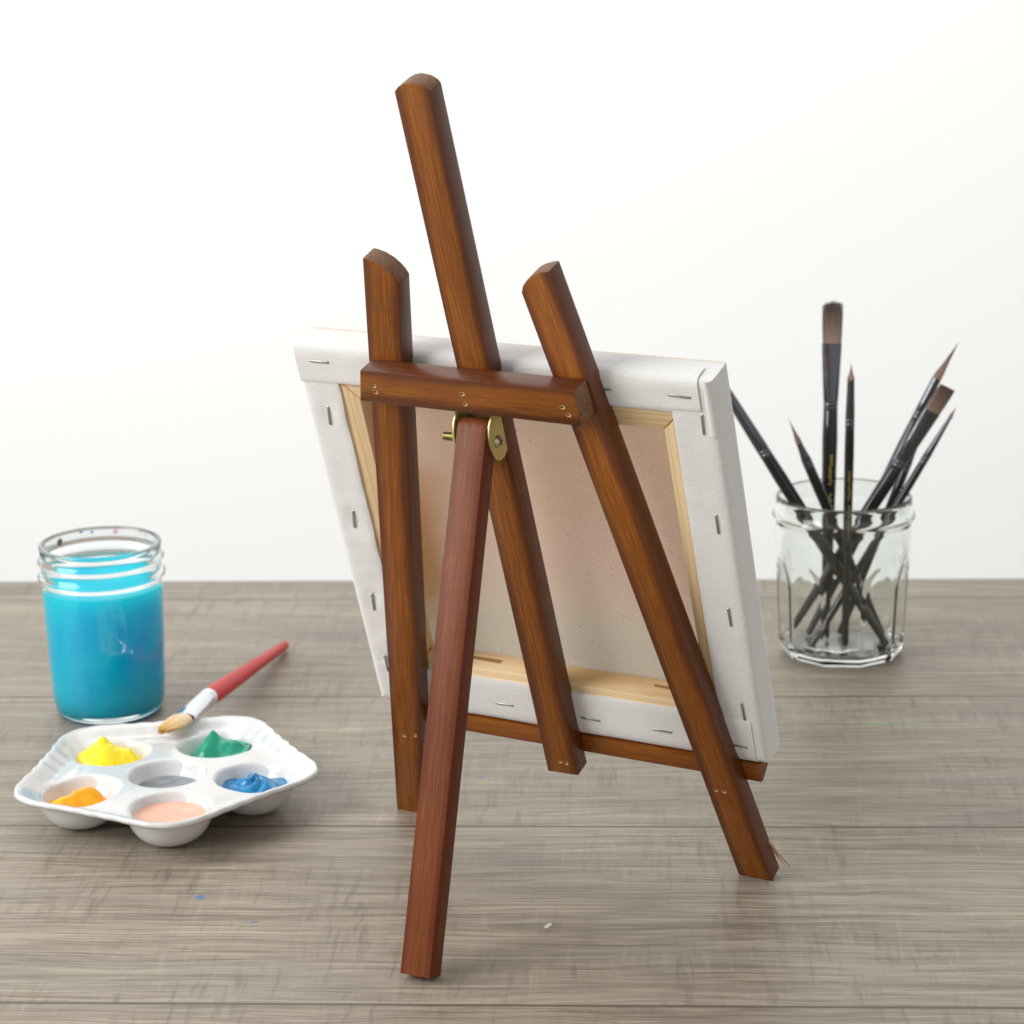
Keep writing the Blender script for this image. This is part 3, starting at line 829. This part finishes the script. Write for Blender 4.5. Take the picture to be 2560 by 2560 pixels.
c0 = bm.verts.new((0, 0, pal_z(0, 0)))
for i in range(1, NR+1):
    q = i/NR; ring = []
    for k in range(NA):
        t = 2*PI*k/NA; rr = outline(t)*q; x, y = rr*math.cos(t), rr*math.sin(t)
        ring.append(bm.verts.new((x, y, pal_z(x, y))))
    rings.append(ring)
for k in range(NA): bm.faces.new((c0, rings[0][k], rings[0][(k+1) % NA]))
for a, b in zip(rings, rings[1:]):
    for k in range(NA): bm.faces.new((a[k], b[k], b[(k+1) % NA], a[(k+1) % NA]))
for _ in range(3): bmesh.ops.smooth_vert(bm, verts=[q for r_ in rings[:-1] for q in r_], factor=.5, use_axis_x=False, use_axis_y=False, use_axis_z=True)
# underside: offset along -z with rounded bowls
top = [c0.co.copy()]+[q.co.copy() for r_ in rings for q in r_]
def under(x, y):
    rr = math.hypot(x, y); t = math.atan2(y, x); q = rr/outline(t)
    z = ZT-2.6
    if q > .84:
        k = (q-.84)/.16; z += 3.6*k*k*(3-2*k)+.08*math.cos(40*(t-A0))*k*k*(.35+.65*abs(math.sin(2.5*(t-A0))))
    for wx, wy in WELLS:
        d = math.hypot(x-wx, y-wy)/(RW+2.6)
        if d < 1: z = min(z, ZT-1.5 - (ZT-1.5-.0)*(1-d**3.2)**.62)
    return z
def uz(q): return max(0.0, under(q.co.x, q.co.y))
uc = bm.verts.new((0, 0, uz(c0)))
ur = [[bm.verts.new((q.co.x, q.co.y, min(uz(q), q.co.z-1.2))) for q in r_] for r_ in rings]
for k in range(NA): bm.faces.new((uc, ur[0][(k+1) % NA], ur[0][k]))
for a, b in zip(ur, ur[1:]):
    for k in range(NA): bm.faces.new((a[k], a[(k+1) % NA], b[(k+1) % NA], b[k]))
# rounded rim edge
mid = []
for k in range(NA):
    a, b = rings[-1][k], ur[-1][k]; t = math.atan2(a.co.y, a.co.x)
    mid.append(bm.verts.new(((a.co.x+.9*math.cos(t)), (a.co.y+.9*math.sin(t)), (a.co.z+b.co.z)/2)))
for k in range(NA):
    bm.faces.new((rings[-1][k], mid[k], mid[(k+1) % NA], rings[-1][(k+1) % NA]))
    bm.faces.new((mid[k], ur[-1][k], ur[-1][(k+1) % NA], mid[(k+1) % NA]))
Mp = Matrix.Translation(Vector((PX, PY, .15))*MM)
pal = mk('paint_palette', bm, PORC, Mp, angle=None)
tag(pal, 'white porcelain palette with five wells around a centre well', 'palette')

def blob(well, hfun, R0, mat, label, ox=0, oy=0, name='paint_dollop', n=46, cat='paint', group='paints in the palette wells'):
    wx, wy = WELLS[well]; bm = bmesh.new(); rg = []
    cz = lambda x, y: pal_z(wx+x, wy+y)
    c_ = bm.verts.new((ox, oy, cz(ox, oy)+hfun(ox, oy)))
    for i in range(1, n+1):
        q = i/n; ring = []
        for k in range(72):
            t = 2*PI*k/72; rr = R0(t)*q if callable(R0) else R0*q
            x, y = ox+rr*math.cos(t), oy+rr*math.sin(t)
            lim = math.hypot(x, y)
            if lim > RW*.955: x *= RW*.955/lim; y *= RW*.955/lim
            e = (1-q**6)
            ring.append(bm.verts.new((x, y, cz(x, y)+max(hfun(x, y), 0)*e+(.5*e)-.25)))
        rg.append(ring)
    for k in range(72): bm.faces.new((c_, rg[0][k], rg[0][(k+1) % 72]))
    for a, b in zip(rg, rg[1:]):
        for k in range(72): bm.faces.new((a[k], b[k], b[(k+1) % 72], a[(k+1) % 72]))
    for _ in range(2): bmesh.ops.smooth_vert(bm, verts=bm.verts, factor=.4, use_axis_z=True, use_axis_x=False, use_axis_y=False)
    o = mk(name, bm, mat, Matrix.Translation(Vector((PX+wx, PY+wy, .2))*MM), angle=None)
    tag(o, label, cat, group); return o
G = lambda x, y, a, b, s, t=None: math.exp(-((x-a)/s)**2-((y-b)/(t or s))**2)
cone = lambda x, y, a, b, r_: max(0, 1-math.hypot(x-a, y-b)/r_)
blob(3, lambda x, y: 21.5*cone(x, y, -5.5, 4, 20)+8.*G(x, y, 10, 2, 7, 6)+4*G(x, y, 0, -7, 9)+.5*noise.noise(Vector((x*.4, y*.4, 1))), 18, paint('yellow_paint', lin(250, 222, 10), lin(255, 232, 40)), 'bright yellow peaked dollop of paint in back left well', -1, -1)
blob(2, lambda x, y: 20.5*cone(x, y, -1.5, 4, 17)+9.5*G(x, y, 12, 0, 7.5, 7)+4.5*G(x, y, -6, -6, 8)+.5*noise.noise(Vector((x*.3, y*.3, 5))), 18, paint('green_paint', lin(0, 142, 112), lin(70, 176, 148), sc=70), 'teal green peaked dollop of paint in back right well', 2, -1)
def bluef(x, y):
    return 12.6*G(x, y, 0, 1, 17, 13)+2.4*abs(math.sin(math.atan2(y-2, x)*2.5+math.hypot(x, y)*.45))*G(x, y, 0, 2, 11)+1.6*G(x, y, -1, 4, 2.2)
blob(1, bluef, lambda t: 16.5+.8*math.sin(3*t), paint('blue_paint', lin(0, 112, 172), lin(0, 136, 196), .2), 'glossy swirled blue dollop of paint in right well', 0, 0)
blob(4, lambda x, y: 12.5*G(x, y, 6, 2, 9, 7.5)+9*G(x, y, -3, -2, 9.5, 7.5)+7*G(x, y, -10, -7, 9, 6)+4*G(x, y, -4, 2.5, 1.2)+.4*1.2*noise.noise(Vector((x*.25, y*.25, 8))), 16, paint('orange_paint', lin(255, 166, 0), lin(255, 184, 14)), 'orange yellow smeared dollop of paint in left well', -1, -1)
def pool(well, z, mat, label, r_):
    wx, wy = WELLS[well]; bm = bmesh.new(); rg = []
    n = 24
    c_ = bm.verts.new((0, 0, z))
    for i in range(1, n+1):
        q = i/n
        rg.append([bm.verts.new((r_*q*math.cos(2*PI*k/64), r_*q*math.sin(2*PI*k/64), z+.22*math.sin(q*9+2*math.sin(2*PI*k/64))*math.exp(-q*2.5)+(.35*max(0, q-.9)/.1))) for k in range(64)])
    bot = [bm.verts.new((q.co.x*.5, q.co.y*.5, 2.8)) for q in rg[-1]]
    for k in range(64): bm.faces.new((c_, rg[0][k], rg[0][(k+1) % 64]))
    rg.append(bot)
    for a, b in zip(rg, rg[1:]):
        for k in range(64): bm.faces.new((a[k], b[k], b[(k+1) % 64], a[(k+1) % 64]))
    bm.faces.new(bot)
    o = mk('paint_pool', bm, mat, Matrix.Translation(Vector((PX+wx, PY+wy, .2))*MM), angle=50)
    tag(o, label, 'paint', 'paints in the palette wells')
pool(5, 12.6, paint('pink_paint', lin(236, 178, 152), lin(242, 190, 166), .35, 90), 'flat pool of pale peach pink paint in front well', 17.35)
pool(0, 9.8, paint('grey_wash', lin(122, 126, 130), lin(150, 158, 166), .08, 60), 'shallow grey water wash in centre well', 15.6)

# ------------------------------------------------------------------ RED BRUSH lying from the table onto the palette rim
tip = Vector((-138.2, 1341.0, 3.3)); mf = Vector((-165.9, 1193.0, 22.6)); ff = Vector((-173.8, 1155.6, 24.8))
Mr = axis_frame(tip, mf, 0., Vector((1, 0, 0))); Lh = (mf-tip).length
rb = empty('paint_brush', Mr); tag(rb, 'red handled paint brush resting its bristles on the white palette', 'paint brush')
bm = bmesh.new()
loft(bm, [(0, 1., 1.), (.5, 2.2, 2.2), (1.8, 2.8, 2.8), (Lh*.35, 3.6, 3.6), (Lh*.7, 4.6, 4.6), (Lh*.9, 5.1, 5.1), (Lh+.5, 4.9, 4.9)], 32)
mk('handle', bm, RED, Mr, rb)
Mf = axis_frame(mf, ff, 0., Vector((1, 0, 0))); Lf = (ff-mf).length
bm = bmesh.new()
loft(bm, [(-1, 5.1, 5.1), (2, 5.2, 5.2), (2.6, 4.95, 4.95), (3.4, 5.2, 5.15), (4.6, 5.2, 5.1), (5.2, 4.95, 4.9), (6, 5.2, 5.0), (Lf*.5, 5.6, 4.2), (Lf-1, 6.1, 3.1), (Lf, 6.1, 3.0)], 40)
mk('ferrule', bm, ALU, Mf, rb)
bm = bmesh.new()       # paint smear wrapped round the ferrule mouth
rows = []
for z in (Lf-7.5, Lf-5, Lf-2, Lf+.25):
    row = []
    for k in range(9):
        lim = (z-(Lf-7.5))/7.7
        t = math.radians(100+ (k/8)*80*min(1, .25+lim))
        rx = 5.6+(6.17-5.6)*max(0, (z-Lf*.5)/(Lf*.5))+.06; ry = 4.2+(3.05-4.2)*max(0, (z-Lf*.5)/(Lf*.5))+.06
        row.append(bm.verts.new((rx*math.cos(t), ry*math.sin(t), z)))
    rows.append(row)
for a, b in zip(rows, rows[1:]):
    for k in range(8): bm.faces.new((a[k], a[k+1], b[k+1], b[k]))
RB_BM = bm
# which side of the ferrule faces up?
up = Mf.to_3x3().inverted() @ Vector((0, 0, 1)); mir = -1 if up.y < 0 else 1
for q in bm.verts: q.co.y *= mir
mk('paint_smear', bm, BLUEP, Mf, rb)
bt = Vector((-185.6, 1141.0, 22.2))
Mb = axis_frame(ff-(bt-ff).normalized()*1.0, bt, 0., Vector((1, 0, 0)))
GB = bristle_mat('golden_bristle', lin(252, 232, 204), lin(250, 218, 160), lin(238, 180, 60), 20)
bm = bmesh.new(); rnd = random.Random(12); LB = (bt-ff).length
for i in range(900):
    a = rnd.uniform(0, 2*PI); q = math.sqrt(rnd.random()); x0, y0 = 5.7*q*math.cos(a), 2.7*q*math.sin(a)
    l = LB*(1.04-.16*abs(x0)/5.7-.1*rnd.random()); cl = .9*math.sin(x0*1.7)
    pts = []
    for s_ in (0, .3, .6, .85, 1):
        pts.append((x0*(1+.18*math.sin(PI*s_))*(1-.45*s_**2)+cl*s_*s_*.5, y0*(1-.5*s_), l*s_, .15*(1-.7*s_)))
    rg = [[bm.verts.new((x+rr*math.cos(2*PI*k/3), y+rr*math.sin(2*PI*k/3), z)) for k in range(3)] for x, y, z, rr in pts]
    for A_, B_ in zip(rg, rg[1:]):
        for k in range(3): bm.faces.new((A_[k], A_[(k+1) % 3], B_[(k+1) % 3], B_[k]))
mk('bristles', bm, GB, Mb, rb, angle=None)

# ------------------------------------------------------------------ light
W = bpy.data.worlds.new('World'); S.world = W; W.use_nodes = True
bg = W.node_tree.nodes['Background']; bg.inputs[0].default_value = (1, .995, .98, 1); bg.inputs[1].default_value = .58
def area(name, loc, target, sx, sy, power, col=(1, 1, 1)):
    d = bpy.data.lights.new(name, 'AREA'); d.shape = 'RECTANGLE'; d.size = sx; d.size_y = sy; d.energy = power; d.color = col
    o = bpy.data.objects.new(name, d); COL.objects.link(o)
    v = (Vector(target)-Vector(loc)).normalized()
    o.matrix_world = Matrix.Translation(loc) @ v.to_track_quat('-Z', 'Y').to_matrix().to_4x4(); return o
area('window_light', (-1.35, .55, .85), (0, 1.1, .1), 1.0, .95, 21, (1, .99, .97))
area('overhead_softbox', (-.2, 1.85, 1.5), (0, 1.15, 0), 1.6, .8, 6.8, (1, .995, .98))
WASH = area('wall_wash', (0.1, 1.7, .95), (0.12, 2.3, .08), 2.4, .4, 2.9, (1, 1, 1))  # unseen lamp, added only to lift the wall to near white

WASH.data.spread = math.radians(110)
S.render.engine = 'CYCLES'
S.cycles.use_denoising = True
S.cycles.max_bounces = 16; S.cycles.transmission_bounces = 14; S.cycles.glossy_bounces = 6; S.cycles.diffuse_bounces = 10
S.cycles.sample_clamp_indirect = 8
S.view_settings.view_transform = 'Standard'; S.view_settings.look = 'None'
S.view_settings.exposure = .14; S.view_settings.gamma = 1
